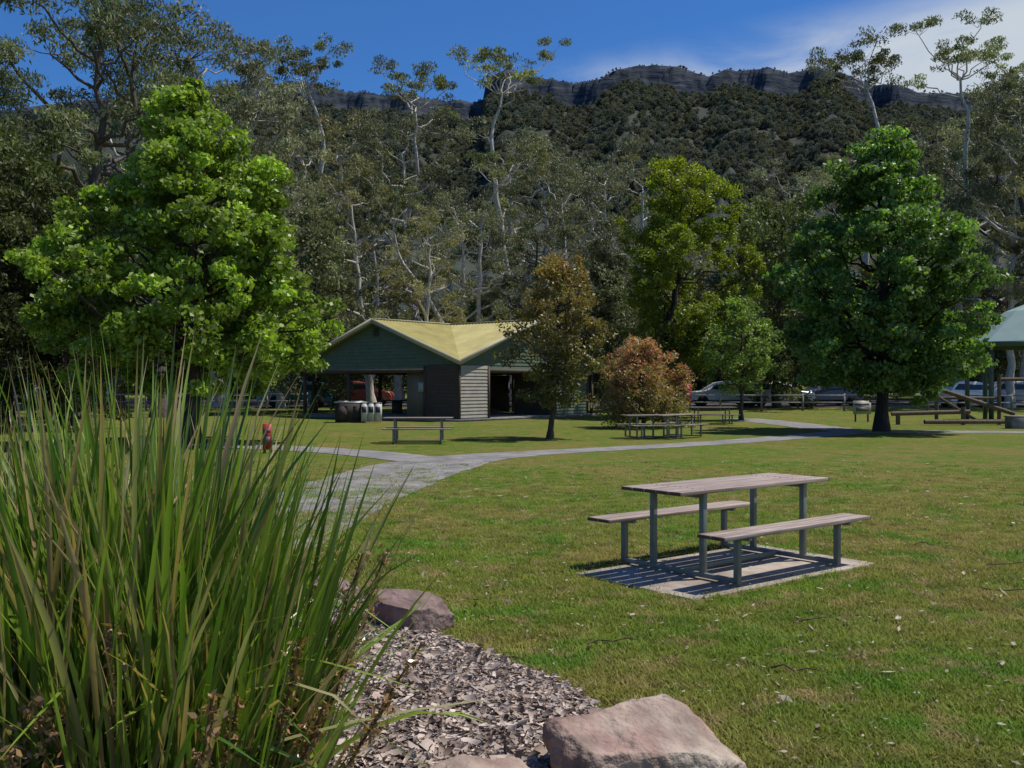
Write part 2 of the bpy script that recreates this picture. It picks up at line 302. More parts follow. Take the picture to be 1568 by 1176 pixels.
n=115000; y=3.2+ (rng.uniform(0,1,n)**1.3)*19; x=rng.uniform(-1,1,n)*(.56*y+.8); P=np.stack([x,y],1)
keep=~inpoly(P+rng.normal(size=P.shape)*.05,BED)&~inpoly(P,slabpoly(-.03))&(rng.random(n)<np.clip(1.05-(y-5)/16,0.0,1)); P=P[keep]
den=np.array([noise.noise(Vector((p[0]*1.3,p[1]*1.3,0))) for p in P]); P=P[(den+rng.uniform(-.5,.9,len(P)))>-.05]; n=len(P)
z=np.zeros(n); sc_=rng.uniform(.6,1.3,n)
gn_scatter('lawn_grass',np.column_stack([P,z]),np.column_stack([z,z,rng.uniform(0,6.28,n)]),np.column_stack([sc_,sc_,sc_*rng.uniform(.6,1.2,n)]),tp)
# fallen leaves
mb=MB(); n=5200; y=3.6+rng.uniform(0,1,n)**.9*18; x=rng.uniform(-1,1,n)*(.56*y+.5); P=np.stack([x,y],1); P=P[~inpoly(P,BED)]; n=len(P)
d=rng.normal(size=(n,3)); d[:,2]*=.15; k=rng.uniform(0,1,(n,1)); colr=np.array([.42,.38,.30])*k+np.array([.13,.085,.05])*(1-k)
big=rng.random(n)<.05
a=nrm(d); up=np.array([0,0,1.])+rng.normal(size=(n,3))*.25; b_=nrm(np.cross(a,up)); Ls=np.where(big,rng.uniform(.06,.11,n),rng.uniform(.025,.05,n))[:,None]; Ws=Ls*rng.uniform(.2,.5,(n,1))
Cc=np.column_stack([P,rng.uniform(.03,.045,n)]); v=np.stack([Cc-a*Ls*.5,Cc+b_*Ws*.5,Cc+a*Ls*.5,Cc-b_*Ws*.5],1).reshape(-1,3); v[:,2]=np.maximum(v[:,2],.006)
mb.add(v,np.arange(n*4).reshape(-1,4),np.repeat(colr,4,0)); M_DRY=pmat('dry_leaf',attr=True,rough=.7,amt=.2,scale=20); mb.obj('fallen_leaves',[M_DRY])
mb=MB()
for px,yy,l in((900,993,.35),(1180,1030,.3),(1215,960,.35),(1500,905,.4),(760,1015,.5),(1400,838,.25),(1510,870,.5)):
    gx,gy=GP(px,yy); a=rng.uniform(-.5,.5); tube(mb,wob((gx,gy,.03),(gx+l*math.cos(a),gy+l*math.sin(a),.035),5,.012),[.006,.006,.005,.004,.002],(.09,.06,.04),5)
mb.obj('fallen_twigs',[M_BARK])
# ---------------------------------------------------------------- garden bed with mulch
mb=MB(); cx,cy=-2.2,4.2; R=14
ring=np.array(BED); seg=[]
for i in range(len(ring)):
    p,q=ring[i],ring[(i+1)%len(ring)]
    for t in np.linspace(0,1,8,endpoint=False): seg.append(p+(q-p)*t)
seg=np.array(seg); m=len(seg); v=[]; f=[]
for k in range(R+1):
    t=k/R
    for s in seg:
        p=np.array([cx,cy])+(s-np.array([cx,cy]))*(1-t*.98); h=.012+.10*min(1,t*3)+.025*noise.noise(Vector((p[0]*3,p[1]*3,0)))*min(1,t*6); v.append((p[0],p[1],h))
for k in range(R):
    for i in range(m): f.append((k*m+i,k*m+(i+1)%m,(k+1)*m+(i+1)%m,(k+1)*m+i))
mb.add(v,f,(.15,.12,.1)); mb.obj('garden_bed_soil',[pmat('mulch_soil',(.15,.115,.09),.95,.1,.4,30,.8,60,col2=(.22,.18,.15))],smooth=True)
mb=MB(); n=68000; P=np.column_stack([rng.uniform(-2.6,.6,n),rng.uniform(2.8,7.6,n)]); P=P[inpoly(P+rng.normal(size=P.shape)*.03,BED)]; n=len(P)
a=rng.normal(size=(n,3)); a[:,2]*=.2; a=nrm(a); b_=nrm(np.cross(a,np.array([0,0,1.])+rng.normal(size=(n,3))*.3)); c_=np.cross(a,b_)
Ls=rng.gamma(3,.0085,n)[:,None]+.008; Ws=Ls*rng.uniform(.12,.4,(n,1))
edge=np.min(np.linalg.norm(P[:,None,:]-seg[None,::3,:],axis=2),axis=1)
hz=.02+.10*np.clip(edge/.9,0,1)+rng.uniform(.0,.025,n)
Cc=np.column_stack([P,hz]); th=.002
v=np.stack([Cc-a*Ls-b_*Ws*.6+c_*th,Cc-a*Ls*.9+b_*Ws+c_*th,Cc+a*Ls+b_*Ws*.7+c_*th,Cc+a*Ls*.85-b_*Ws+c_*th,Cc-a*Ls-b_*Ws*.6-c_*th,Cc-a*Ls*.9+b_*Ws-c_*th,Cc+a*Ls+b_*Ws*.7-c_*th,Cc+a*Ls*.85-b_*Ws-c_*th],1).reshape(-1,3)
i0=np.arange(n)[:,None]*8; f=np.concatenate([i0+np.array([0,1,2,3]),i0+np.array([0,4,5,1]),i0+np.array([2,6,7,3])])
k=rng.uniform(0,1,(n,1))**.8; colr=(np.array([.60,.50,.43])*k+np.array([.24,.165,.12])*(1-k))*rng.uniform(.6,1.1,(n,1))
mb.add(v,f,np.repeat(colr,8,0)); mb.obj('wood_chip_mulch',[M_DRY])
# ---------------------------------------------------------------- rocks
M_ROCK=pmat('sandstone_pink',(.27,.18,.15),.85,.25,.45,7,.9,26,col2=(.36,.30,.245))
M_ROCK2=pmat('sandstone_brown',(.16,.105,.10),.85,.25,.35,7,.6,26,col2=(.23,.17,.15))
def rock(name,loc,dims,seed,rot,mat,cuts=None):
    r=np.random.default_rng(seed); bm=bmesh.new(); bmesh.ops.create_icosphere(bm,subdivisions=6,radius=1)
    pl=[(nrm(r.normal(size=3)*np.array([1,1,.7])),r.uniform(.62,.88)) for _ in range(16)]+[(np.array([.15,-.25,1.]),.62)]
    pl+=cuts or []
    co=np.array([v.co[:] for v in bm.verts])*1.15
    for nn,dd in pl:
        nn=nn/np.linalg.norm(nn); s=co@nn; ex=np.maximum(s-dd,0); co-=ex[:,None]*nn*.985
    for v,c in zip(bm.verts,co):
        p=Vector(c); q=1+.06*noise.fractal(p*2.0+Vector((seed,0,0)),1,2,4)+.024*noise.fractal(p*8,1,2,5); v.co=Vector((c[0]*dims[0],c[1]*dims[1],c[2]*dims[2]))*q
    me=bpy.data.meshes.new(name); bm.to_mesh(me); bm.free(); me.materials.append(mat)
    for p in me.polygons: p.use_smooth=True
    o=bpy.data.objects.new(name,me); COL.objects.link(o); o.location=loc; o.rotation_euler=(0,0,rot); return o
rock('garden_boulder',(.58,4.2,.01),(.45,.38,.38),3,.3,M_ROCK)
rock('garden_boulder',(-.16,3.82,.0),(.32,.25,.28),8,1.1,M_ROCK)
rock('garden_boulder',(-.66,6.72,.05),(.30,.2,.30),12,.2,M_ROCK2)
rock('garden_boulder',(-1.35,7.5,.05),(.25,.2,.2),17,.8,M_ROCK2)
# ---------------------------------------------------------------- lomandra
def strap_clump(name,cx,cy,nbl,Rb,Lr,seed,z0=.08,Lx=1.0):
    r=np.random.default_rng(seed); mb=MB(); S=9
    for i in range(nbl):
        a=r.uniform(0,6.283); q=r.uniform(0,1)**.6; rad=Rb*q; bx=cx+rad*math.cos(a); by=cy+rad*math.sin(a)
        dead=r.random()<.15
        az=a+r.normal()*1.3; lean=math.radians(r.uniform(0,8)+13*q*r.uniform(.1,1.4)); L=r.uniform(*Lr)*(1-.25*q*r.random()); curl=math.radians(max(1,r.normal(10,10)))*(1.5 if dead else 1)
        # right-hand side of the clump is younger and shorter
        L*=1-.22*max(0,math.cos(a))*q
        kink=-1
        if r.random()<.32: L*=r.uniform(.5,.85)
        if r.random()<.05: curl=math.radians(r.uniform(50,110)); L*=.9
        if r.random()<.08: kink=int(r.integers(4,8)); ka=math.radians(r.uniform(40,110))
        w=r.uniform(.0045,.0105); sg=L/S; p=np.array([bx,by,z0]); th=lean; pts=[p.copy()]; bend=0
        for k in range(S):
            if k==kink: bend=ka
            th=lean+bend+curl*((k+1)/S)**1.8; p=p+sg*np.array([math.sin(th)*math.cos(az),math.sin(th)*math.sin(az),math.cos(th)]); az+=r.normal()*.07; pts.append(p.copy())
        pts=np.array(pts); t=nrm(np.gradient(pts,axis=0)); tw=r.uniform(-1.5,1.5); tws=tw+np.linspace(0,r.normal()*.9,S+1); ref=np.stack([-np.sin(az+tws),np.cos(az+tws),np.zeros(S+1)],1); sd=nrm(ref-(t*ref).sum(1,keepdims=True)*t)
        u=np.linspace(0,1,S+1); ww=w*np.minimum(1,(1-u)*5+.06)*(.8+.2*np.sin(u*3.1)); nn=np.cross(t,sd)
        v=np.stack([pts-sd*ww[:,None]+nn*ww[:,None]*.35,pts,pts+sd*ww[:,None]+nn*ww[:,None]*.35],1).reshape(-1,3)
        if dead: c0=np.array([.28,.18,.09])*r.uniform(.4,1.1); c1=np.array([.42,.31,.16])
        else:
            k=r.uniform(0,1)**1.3; g=np.array([.045,.105,.014])*(1-k)+np.array([.22,.31,.045])*k; c0=g*.5+np.array([.012,.010,0]); c1=g*1.3  # blade bases darkened: shade inside the clump is painted in
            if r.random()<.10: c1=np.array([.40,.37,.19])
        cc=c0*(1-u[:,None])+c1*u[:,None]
        if not dead and r.random()<.5: cc[-1]=(.16,.09,.04)
        cc=np.repeat(cc,3,0); f=[]
        for k in range(S):
            o=k*3; f+=[(o,o+1,o+4,o+3),(o+1,o+2,o+5,o+4)]
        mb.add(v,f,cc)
    for i in range(70):
        a=r.uniform(0,6.283); az=a; lean=math.radians(r.uniform(5,30)); L=r.uniform(.6,1.25); b0=np.array([cx+Rb*.9*math.cos(a),cy+Rb*.9*math.sin(a),z0]); dv=np.array([math.sin(lean)*math.cos(az),math.sin(lean)*math.sin(az),math.cos(lean)])
        P=np.array([b0+dv*L*t+np.array([0,0,-.12*t*t]) for t in np.linspace(0,1,6)]); tube(mb,P,[.004]*6,(.15,.11,.05),4)
        n=110; tt=r.uniform(.66,1,n); C=np.array([b0+dv*L*t_+np.array([0,0,-.12*t_*t_]) for t_ in tt])+r.normal(size=(n,3))*.014
        leaves(mb,C,r.normal(size=(n,3)),.028,.011,np.array([.34,.20,.10])*r.uniform(.4,1.3,(n,1)),0)
    return mb.obj(name,[M_STRAP],smooth=False)
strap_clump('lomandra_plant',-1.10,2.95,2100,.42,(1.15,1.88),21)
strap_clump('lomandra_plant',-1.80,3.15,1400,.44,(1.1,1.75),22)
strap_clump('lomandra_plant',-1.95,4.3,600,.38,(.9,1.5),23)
# ---------------------------------------------------------------- picnic tables
M_GALV=pmat('galvanised_steel',(.16,.18,.16),.5,.5,.2,9,.05,40,metal=.2)
M_PLANK=pmat('weathered_plank',(.25,.185,.15),.6,.4,.4,9,.15,40,col2=(.37,.305,.27),stretch=(.4,8,8))
M_PLK2=pmat('weathered_plank_dark',(.18,.14,.12),.75,.3,.28,9,.15,40,col2=(.25,.21,.18),stretch=(.4,6,6))
M_PEDGE=pmat('plank_end_brown',(.12,.07,.05),.8,.2,.3,20)
def picnic_table(x,y,rot,s=1.0,plank=M_PLANK):
    e=bpy.data.objects.new('picnic_table',None); COL.objects.link(e); e.location=(x,y,gz(x,y)); e.rotation_euler=(0,0,rot); e.scale=(s,s,s)
    def part(nm,mat,lst,bev=.004):
        mb=MB()
        for c,sz in lst: box(mb,c,sz,(.3,.3,.3))
        o=mb.obj(nm,[mat],parent=e); bv=o.modifiers.new('b','BEVEL'); bv.width=bev; bv.segments=2; return o
    n=5; w=.126; tw=.142
    part('table_top',plank,[((rng.uniform(-.006,.006),(i-(n-1)/2)*tw,.775+rng.uniform(-.0015,.0015)),(2.12,w,.032)) for i in range(n)])
    for nm,sgn in(('seat_front',-1),('seat_back',1)):
        part(nm,plank,[((rng.uniform(-.005,.005),sgn*.66+(i-.5)*.146,.452),(2.1,.132,.032)) for i in range(2)])
    part('plank_end_caps',M_PEDGE,[((sx*1.07,(i-(n-1)/2)*tw,.775),(.012,w-.004,.028)) for sx in(-1,1) for i in range(n)]+[((sx*1.06,sg*.66+(i-.5)*.146,.452),(.012,.128,.028)) for sx in(-1,1) for sg in(-1,1) for i in range(2)],.002)
    for i,sx in enumerate((-.72,.72)):
        L=[((sx,y_,.395+.02),(.05,.05,.69)) for y_ in(-.29,.29)]
        L+=[((sx,y_,.23),(.05,.05,.38)) for y_ in(-.66,.66)]
        L+=[((sx,0,.735),(.046,.64,.038)),((sx,0,.055),(.046,1.37,.04))]
        L+=[((sx,y_,.420),(.046,.27,.026)) for y_ in(-.66,.66)]
        part('end_frame_%d'%(i+1),M_GALV,L,.003)
    part('floor_rail',M_GALV,[((0,0,.055),(1.39,.04,.036)),((0,.0,.738),(1.39,.035,.03))],.003)
    part('bolts',M_GALV,[((sx,(i-2)*tw+q,.7925),(.012,.012,.004)) for sx in(-.72,.72) for i in range(5) for q in(-.03,.03)],.001)
    return e
picnic_table(TC[0],TC[1],TR)
mb=MB(); box(mb,(0,0,.0),(2.54,1.40,.036),(.3,.3,.3)); o=mb.obj('concrete_slab',[pmat('slab_concrete',(.28,.23,.19),.9,.2,.3,5,.35,60,col2=(.37,.32,.27))],loc=(SC[0],SC[1],0)); o.rotation_euler=(0,0,TR); bv=o.modifiers.new('b','BEVEL'); bv.width=.008; bv.segments=2
for px,yy,r in((641,678,.02),(1000,671,.3),(1030,670,.8),(1090,650,.1)):
    gx,gy=GP(px,yy); picnic_table(gx,gy,r,.93,M_PLK2)
# ---------------------------------------------------------------- pavilion
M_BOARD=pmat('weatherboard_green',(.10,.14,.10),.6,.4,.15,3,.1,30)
M_BOARD_LIT=pmat('weatherboard_lit',(.34,.32,.28),.6,.4,.15,3,.1,30)  # boards of the storage room's sunlit face, light put into the colour
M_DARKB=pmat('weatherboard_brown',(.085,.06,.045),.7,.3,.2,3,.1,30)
M_ROOF=pmat('roof_metal_yellow',(.34,.29,.09),.55,.4,.15,2,0,col2=(.39,.34,.12))
M_TRIM=pmat('trim_cream',(.42,.40,.30),.6,.4,.08,3)
def pavilion():
    e=bpy.data.objects.new('picnic_pavilion',None); COL.objects.link(e); D0=52.; e.location=(PX(690,D0),D0,0); a=5.72; H=4.85; s=.37
    e.rotation_euler=(0,0,math.atan2(-.78,-.62))
    mb=MB(); ct=(.36,.31,.10)
    for i in range(4):
        ca,sa=[(1,0),(0,1),(-1,0),(0,-1)][i]
        for sg in(-1,1):
            K=26
            for k in range(K):
                u0=a*k/K; u1=a*(k+1)/K
                def pt(u,w,dz): 
                    return (u*ca-w*sg*sa,u*sa+w*sg*ca,H-s*w+dz)
                for (p,q,dz0,dz1) in((u0,u0+(u1-u0)*.25,.0,.035),(u0+(u1-u0)*.25,u0+(u1-u0)*.5,.035,.0),(u0+(u1-u0)*.5,u1,0,0)):
                    mb.add([pt(p,0,dz0),pt(q,0,dz1),pt(q,q,dz1),pt(p,p,dz0)],[(0,1,2,3)],ct)
                    mb.add([pt(p,0,-.08),pt(q,0,-.08),pt(q,q,-.08),pt(p,p,-.08)],[(3,2,1,0)],ct)
    mb.obj('roof',[M_ROOF],parent=e)
    mb=MB()
    def beam(p,q,w,h,mbx,dz=0):
        p=Vector(p);q=Vector(q); d=(q-p); L=d.length; d.normalize(); side=d.cross(Vector((0,0,1))).normalized(); up=side.cross(d)
        v=[]
        for pt_ in(p,q):
            for a_,b_ in((-1,-1),(1,-1),(1,1),(-1,1)): v.append(tuple(pt_+side*a_*w/2+up*b_*h/2+Vector((0,0,dz))))
        mbx.add(v,[(0,3,2,1),(4,5,6,7),(0,1,5,4),(1,2,6,5),(2,3,7,6),(3,0,4,7)],(.4,.4,.3))
    for ca,sa in((1,0),(0,1),(-1,0),(0,-1)):
        for sg in(-1,1):
            A_=a+.03; beam((A_*ca,A_*sa,H-.06),(A_*ca-A_*sg*sa,A_*sa+A_*sg*ca,H-s*A_-.06),.045,.2,mb)
        beam((0,0,H+.03),(a*ca,a*sa,H+.03),.25,.05,mb)
    mb.obj('barge_boards',[M_TRIM],parent=e)
    mb=MB(); g=a-.35
    for ca,sa in((1,0),(0,1),(-1,0),(0,-1)):
        z=2.42
        while z<H-.12:
            zt=min(z+.17,H-.1); wv=min(g,(H-.12-z)/s); wt=min(g,(H-.12-zt)/s)
            def q(w,zz,o): return ((g+o)*ca-w*sa,(g+o)*sa+w*ca,zz)
            mb.add([q(-wv,z,.03),q(wv,z,.03),q(wt,zt,.0),q(-wt,zt,.0)],[(0,1,2,3)],(.1,.1,.1))
            mb.add([q(-wv,z,.03),q(wv,z,.03),q(wv,z,-.03),q(-wv,z,-.03)],[(3,2,1,0)],(.1,.1,.1))
            z+=.17
    mb.obj('gable_boards',[M_BOARD],parent=e)
    mb=MB(); 
    for k in range(6): box(mb,(g+.07,0,4.05+k*.07),(.05,.36,.03),(.1,.1,.1))
    mb.obj('gable_vent',[M_DARKB],parent=e)
    mb=MB()
    for ca,sa in((1,0),(0,1),(-1,0),(0,-1)):
        beam((g*ca+g*sa,g*sa-g*ca,2.32),(g*ca-g*sa,g*sa+g*ca,2.32),.12,.2,mb)
    for px_,py_ in((g,-g),(-g,g),(-g,-g),(g,-2.0),(-2,g),(-g,0),(0,-g)): box(mb,(px_,py_,1.15),(.14,.14,2.3),(.1,.1,.1))
    mb.obj('posts_and_beams',[M_DARKB],parent=e)
    def room(nm,x0,x1,y0,y1,h,matx,maty):
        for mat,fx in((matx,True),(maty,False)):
            mb=MB(); z=0
            while z<h-.01:
                zt=min(z+.16,h)
                if fx:
                    for X,o in((x1,.03),(x0,-.03)): mb.add([(X+o,y0,z),(X+o,y1,z),(X,y1,zt),(X,y0,zt)],[(0,1,2,3) if o>0 else (3,2,1,0)],(.1,.1,.1)); mb.add([(X+o,y0,z),(X+o,y1,z),(X,y1,z),(X,y0,z)],[(0,1,2,3)],(.1,.1,.1))
                else:
                    for Y,o in((y1,.03),(y0,-.03)): mb.add([(x0,Y+o,z),(x1,Y+o,z),(x1,Y,zt),(x0,Y,zt)],[(0,1,2,3)],(.1,.1,.1)); mb.add([(x0,Y+o,z),(x1,Y+o,z),(x1,Y,z),(x0,Y,z)],[(0,1,2,3)],(.1,.1,.1))
                z+=.16
            mb.obj(nm,[mat],parent=e)
        mb=MB(); 
        for X,Y in((x1+.02,y1+.02),(x0-.02,y1+.02),(x1+.02,y0-.02)): box(mb,(X,Y,h/2),(.09,.09,h),(.1,.1,.1))
        mb.obj(nm+'_corner_trim',[M_DARKB],parent=e)
    room('storage_room',g-1.9,g+.12,g-2.0,g+.12,2.55,M_DARKB,M_BOARD_LIT)  # dark shaded face, paler lit face: light and shade set by board colour
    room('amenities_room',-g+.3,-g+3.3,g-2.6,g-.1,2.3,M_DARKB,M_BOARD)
    mb=MB(); box(mb,(g-.3,g-2.0-.8,1.15),(.12,1.5,2.3),(.1,.1,.1)); mb.obj('notice_wall',[pmat('wall_tan',(.26,.20,.14),.8,.2,.1,2)],parent=e)
    mb=MB(); box(mb,(g-.22,g-2.5,1.55),(.03,.55,.45),(.1,.1,.1)); mb.obj('notice_board',[pmat('notice_paper',(.55,.55,.50),.7,.2,.2,9)],parent=e)
    mb=MB(); box(mb,(0,0,.05),(2*g+.8,2*g+.8,.10),(.3,.3,.3)); mb.obj('floor_slab',[M_PATH],parent=e)
    mb=MB(); box(mb,(-g+.1,-1.5,1.1),(.14,2.5,2.2),(.1,.1,.1)); box(mb,(-.5,-.8,.8),(1.8,.8,.06),(.1,.1,.1));box(mb,(-.5,-.8,.45),(.2,.6,.7),(.1,.1,.1)); box(mb,(1,-3,.8),(1.8,.8,.06),(.1,.1,.1)); box(mb,(1,-3,.45),(.2,.6,.7),(.1,.1,.1))
    mb.obj('interior_tables_and_screen',[M_DARKB],parent=e)
    return e
pavilion()
def barbecue(x,y,rot):
    e=bpy.data.objects.new('public_barbecue',None); COL.objects.link(e); e.location=(x,y,0); e.rotation_euler=(0,0,rot)
    mb=MB(); box(mb,(0,0,.42),(1.3,.8,.84),(.1,.1,.1)); box(mb,(-.35,-.42,.42),(.45,.03,.6),(.1,.1,.1)); box(mb,(.35,-.42,.42),(.45,.03,.6),(.1,.1,.1)); mb.obj('cabinet',[pmat('bbq_brick',(.05,.04,.038),.8,.3,.3,8)],parent=e)
    mb=MB(); box(mb,(0,0,.885),(1.4,.95,.05),(.1,.1,.1)); 
    for sx in(-.33,.33): box(mb,(sx,0,.925),(.5,.5,.03),(.1,.1,.1))
    mb.obj('steel_hotplates',[pmat('stainless',(.35,.36,.38),.4,.5,.1,5,metal=.5)],parent=e)
barbecue(PX(537,43.5),43.5,.1)
def bin_(x,y,c):
    e=MB()
    for i in range(3): box(e,(i*.30-.30,0,.45),(.27,.3,.8),c); box(e,(i*.30-.30,0,.87),(.28,.34,.05),(.1,.1,.1)); box(e,(i*.30-.30,-.16,.58),(.2,.02,.26),(.05,.05,.06))
    return e.obj('rubbish_bin_station',[pmat('bin_paint',attr=True,rough=.5,amt=.1)],loc=(x,y,0))
bin_(PX(569,43),43,(.5,.52,.5))
def hip_shelter(x,y,hw,eave,top,roofcol,rot=0,name='park_shelter'):
    e=bpy.data.objects.new(name,None); COL.objects.link(e); e.location=(x,y,gz(x,y)); e.rotation_euler=(0,0,rot)
    mb=MB(); n=8; th=[(i+.5)/n*2*math.pi for i in range(n)]; R=hw/math.cos(math.pi/n)
    for i in range(n):
        a,b_=th[i],th[(i+1)%n]
        for (r0,z0,r1,z1) in((R,eave,R*.45,eave+(top-eave)*.72),(R*.45,eave+(top-eave)*.72,R*.02,top)):
            mb.add([(r0*math.cos(a),r0*math.sin(a),z0),(r0*math.cos(b_),r0*math.sin(b_),z0),(r1*math.cos(b_),r1*math.sin(b_),z1),(r1*math.cos(a),r1*math.sin(a),z1)],[(0,1,2,3)],(.3,.3,.3))
    mb.obj('roof',[pmat(name+'_roof',roofcol,.5,.4,.08,2)],parent=e)
    mb=MB()
    for i in range(n):
        a,b_=th[i],th[(i+1)%n]; p=Vector((R*math.cos(a),R*math.sin(a),eave-.12)); q=Vector((R*math.cos(b_),R*math.sin(b_),eave-.12)); c=(p+q)/2; d=q-p
        box(mb,c,(d.length*.985,.06,.24),(.1,.1,.1),rot=math.atan2(d.y,d.x)); box(mb,(p.x*.93,p.y*.93,eave/2-.12),(.16,.16,eave-.24),(.1,.1,.1))
    mb.obj('posts_and_fascia',[M_BOARD],parent=e)
hip_shelter(PX(1592,45),45,3.0,3.6,5.6,(.26,.36,.33))
hip_shelter(PX(0,48),48,1.9,1.9,2.4,(.5,.52,.52),name='marquee_tent')
# ---------------------------------------------------------------- fences
M_RAIL=pmat('fence_timber',(.26,.24,.21),.8,.2,.3,5,.2,30)
def fence(name,x0,y0,x1,y1,h=1.0,sp=2.2):
    mb=MB(); L=math.hypot(x1-x0,y1-y0); n=int(L/sp); r=math.atan2(y1-y0,x1-x0)
    for i in range(n+1):
        t=i/n; x=x0+(x1-x0)*t; y=y0+(y1-y0)*t; box(mb,(x,y,gz(x,y)+h/2),(.10,.10,h+.04),(.3,.3,.3),rot=r)
        if i<n:
            xm=x+(x1-x0)/n/2; ym=y+(y1-y0)/n/2
            for hh in(h*.5,h*.92): box(mb,(xm,ym-.075,gz(xm,ym)+hh),(L/n-.02,.04,.075),(.3,.3,.3),rot=r)
    return mb.obj(name,[M_RAIL])
fence('post_and_rail_fence',PX(1040,58),58,34,57); fence('post_and_rail_fence',-34,58,PX(470,60),60); fence('post_and_rail_fence',PX(770,59),59,PX(1040,58)-.5,58)
mb=MB(); d=41
def lg(p,q,r): tube(mb,[p,tuple((np.array(p)+np.array(q))/2),q],[r]*3,(.15,.115,.08),8)
X=lambda px,dd=41: PX(px,dd)
lg((X(1365),d,.45),(X(1480),d-.3,.55),.09); lg((X(1375),d,0),(X(1375),d,.5),.09); lg((X(1470),d-.3,0),(X(1470),d-.3,.75),.09)
lg((X(1440),d+1,1.6),(X(1545),d-.5,.45),.09); lg((X(1450),d+1,0),(X(1450),d+1,1.9),.08); lg((X(1545),d-.5,.2),(X(1640),d-.5,.25),.11); lg((X(1400),d-1,.16),(X(1560),d-1,.16),.09)
lg((X(1530),d,0),(X(1530),d,2.0),.08); lg((X(1600),d,0),(X(1600),d,2.0),.08); lg((X(1530),d,1.9),(X(1600),d,1.9),.07); lg((X(1450),d+1,1.1),(X(1530),d,1.1),.06); lg((X(1500),d,.1),(X(1450),d+1,1.2),.06)
mb.obj('timber_climbing_frame',[M_BARK],smooth=True)
mb=MB(); gx,gy=GP(1556,656); box(mb,(0,0,.22),(.62,.55,.46),(.3,.3,.3)); box(mb,(0,0,.46),(.7,.62,.07),(.3,.3,.3)); o=mb.obj('concrete_seat_block',[M_PATH],loc=(gx,gy,0)); o.modifiers.new('b','BEVEL').width=.03
def sign(name,px,d,z0,w,h,col,postc=(.2,.2,.2)):
    e=bpy.data.objects.new(name,None); COL.objects.link(e); x=PX(px,d); e.location=(x,d,gz(x,d))
    mb=MB(); 
    for sx in(-w*.35,w*.35): box(mb,(sx,.05,(z0+h)/2),(.06,.06,z0+h),postc)
    mb.obj('posts',[M_DARKB],parent=e)
    mb=MB(); box(mb,(0,0,z0+h/2),(w,.03,h),col); box(mb,(0,-.018,z0+h*.72),(w*.8,.004,h*.15),(.08,.08,.08)); box(mb,(0,-.018,z0+h*.35),(w*.7,.004,h*.3),(.12,.12,.1)); mb.obj('panel',[pmat(name+'_panel',attr=True,rough=.5,amt=.1)],parent=e)
sign('information_sign',1320,44,.35,.8,.6,(.35,.33,.28)); sign('red_notice_sign',409,24,.1,.22,.62,(.42,.04,.03)); sign('red_banner_sign',1052,56,.6,.5,1.0,(.45,.05,.05))
# ---------------------------------------------------------------- cars
M_GLASS=pmat('car_glass',(.02,.025,.03),.1,.6,.05,2); M_TYRE=pmat('tyre',(.02,.02,.02),.9,.2,.1,5)
def car(x,y,rot,col,name='parked_car'):
    e=bpy.data.objects.new(name,None); COL.objects.link(e); e.location=(x,y,gz(x,y)+.02); e.rotation_euler=(0,0,rot)
    def loft(nm,prof,ws,mat):
        n=len(prof); v=[(p[0],-w/2,p[1]) for p,w in zip(prof,ws)]+[(p[0],w/2,p[1]) for p,w in zip(prof,ws)]
        bm=bmesh.new(); vs=[bm.verts.new(q) for q in v]; bm.faces.new(vs[:n][::-1]); bm.faces.new(vs[n:])
        for i in range(n): bm.faces.new((vs[i],vs[(i+1)%n],vs[n+(i+1)%n],vs[n+i]))
        bmesh.ops.recalc_face_normals(bm,faces=bm.faces); me=bpy.data.meshes.new(nm); bm.to_mesh(me); bm.free(); me.materials.append(mat); o=bpy.data.objects.new(nm,me); COL.objects.link(o); o.parent=e; o.modifiers.new('b','BEVEL').width=.05
    cm=pmat('car_paint_%d'%len(bpy.data.materials),col,.25,.6,.03,2)
    pr=[(-2.2,.35),(2.2,.35),(2.25,.7),(2.1,.92),(1.2,1.02),(.55,1.5),(-.2,1.62),(-1.6,1.58),(-2.1,1.1),(-2.25,.8)]
    loft('body',pr,[1.75,1.75,1.8,1.8,1.78,1.35,1.3,1.3,1.7,1.8],cm)
    loft('windows',[(1.0,1.05),(.5,1.44),(-1.55,1.5),(-1.95,1.1)],[1.80,1.42,1.42,1.76],M_GLASS)
    mb=MB()
    for wx in(-1.4,1.4):
        for wy in(-.82,.82): tube(mb,[(wx,wy-.12,.34),(wx,wy-.119,.34),(wx,wy+.119,.34),(wx,wy+.12,.34)],[.01,.34,.34,.01],(.02,.02,.02),16)
    mb.obj('wheels',[M_TYRE],parent=e)
for px,d,r,c in((1490,63,.2,(.75,.76,.78)),(1560,64,.1,(.3,.32,.35)),(1190,64,.1,(.7,.72,.74)),(1265,65,.2,(.08,.1,.14)),(455,63,.2,(.05,.25,.3)),(125,62.5,.1,(.6,.6,.6)),(1105,65,0,(.65,.66,.66)),(800,64,.1,(.6,.62,.64)),(30,64,0,(.5,.52,.55)),(550,65,0,(.4,.08,.06))):
    car(PX(px,d),d,r+ (math.pi if px%2 else 0),c)
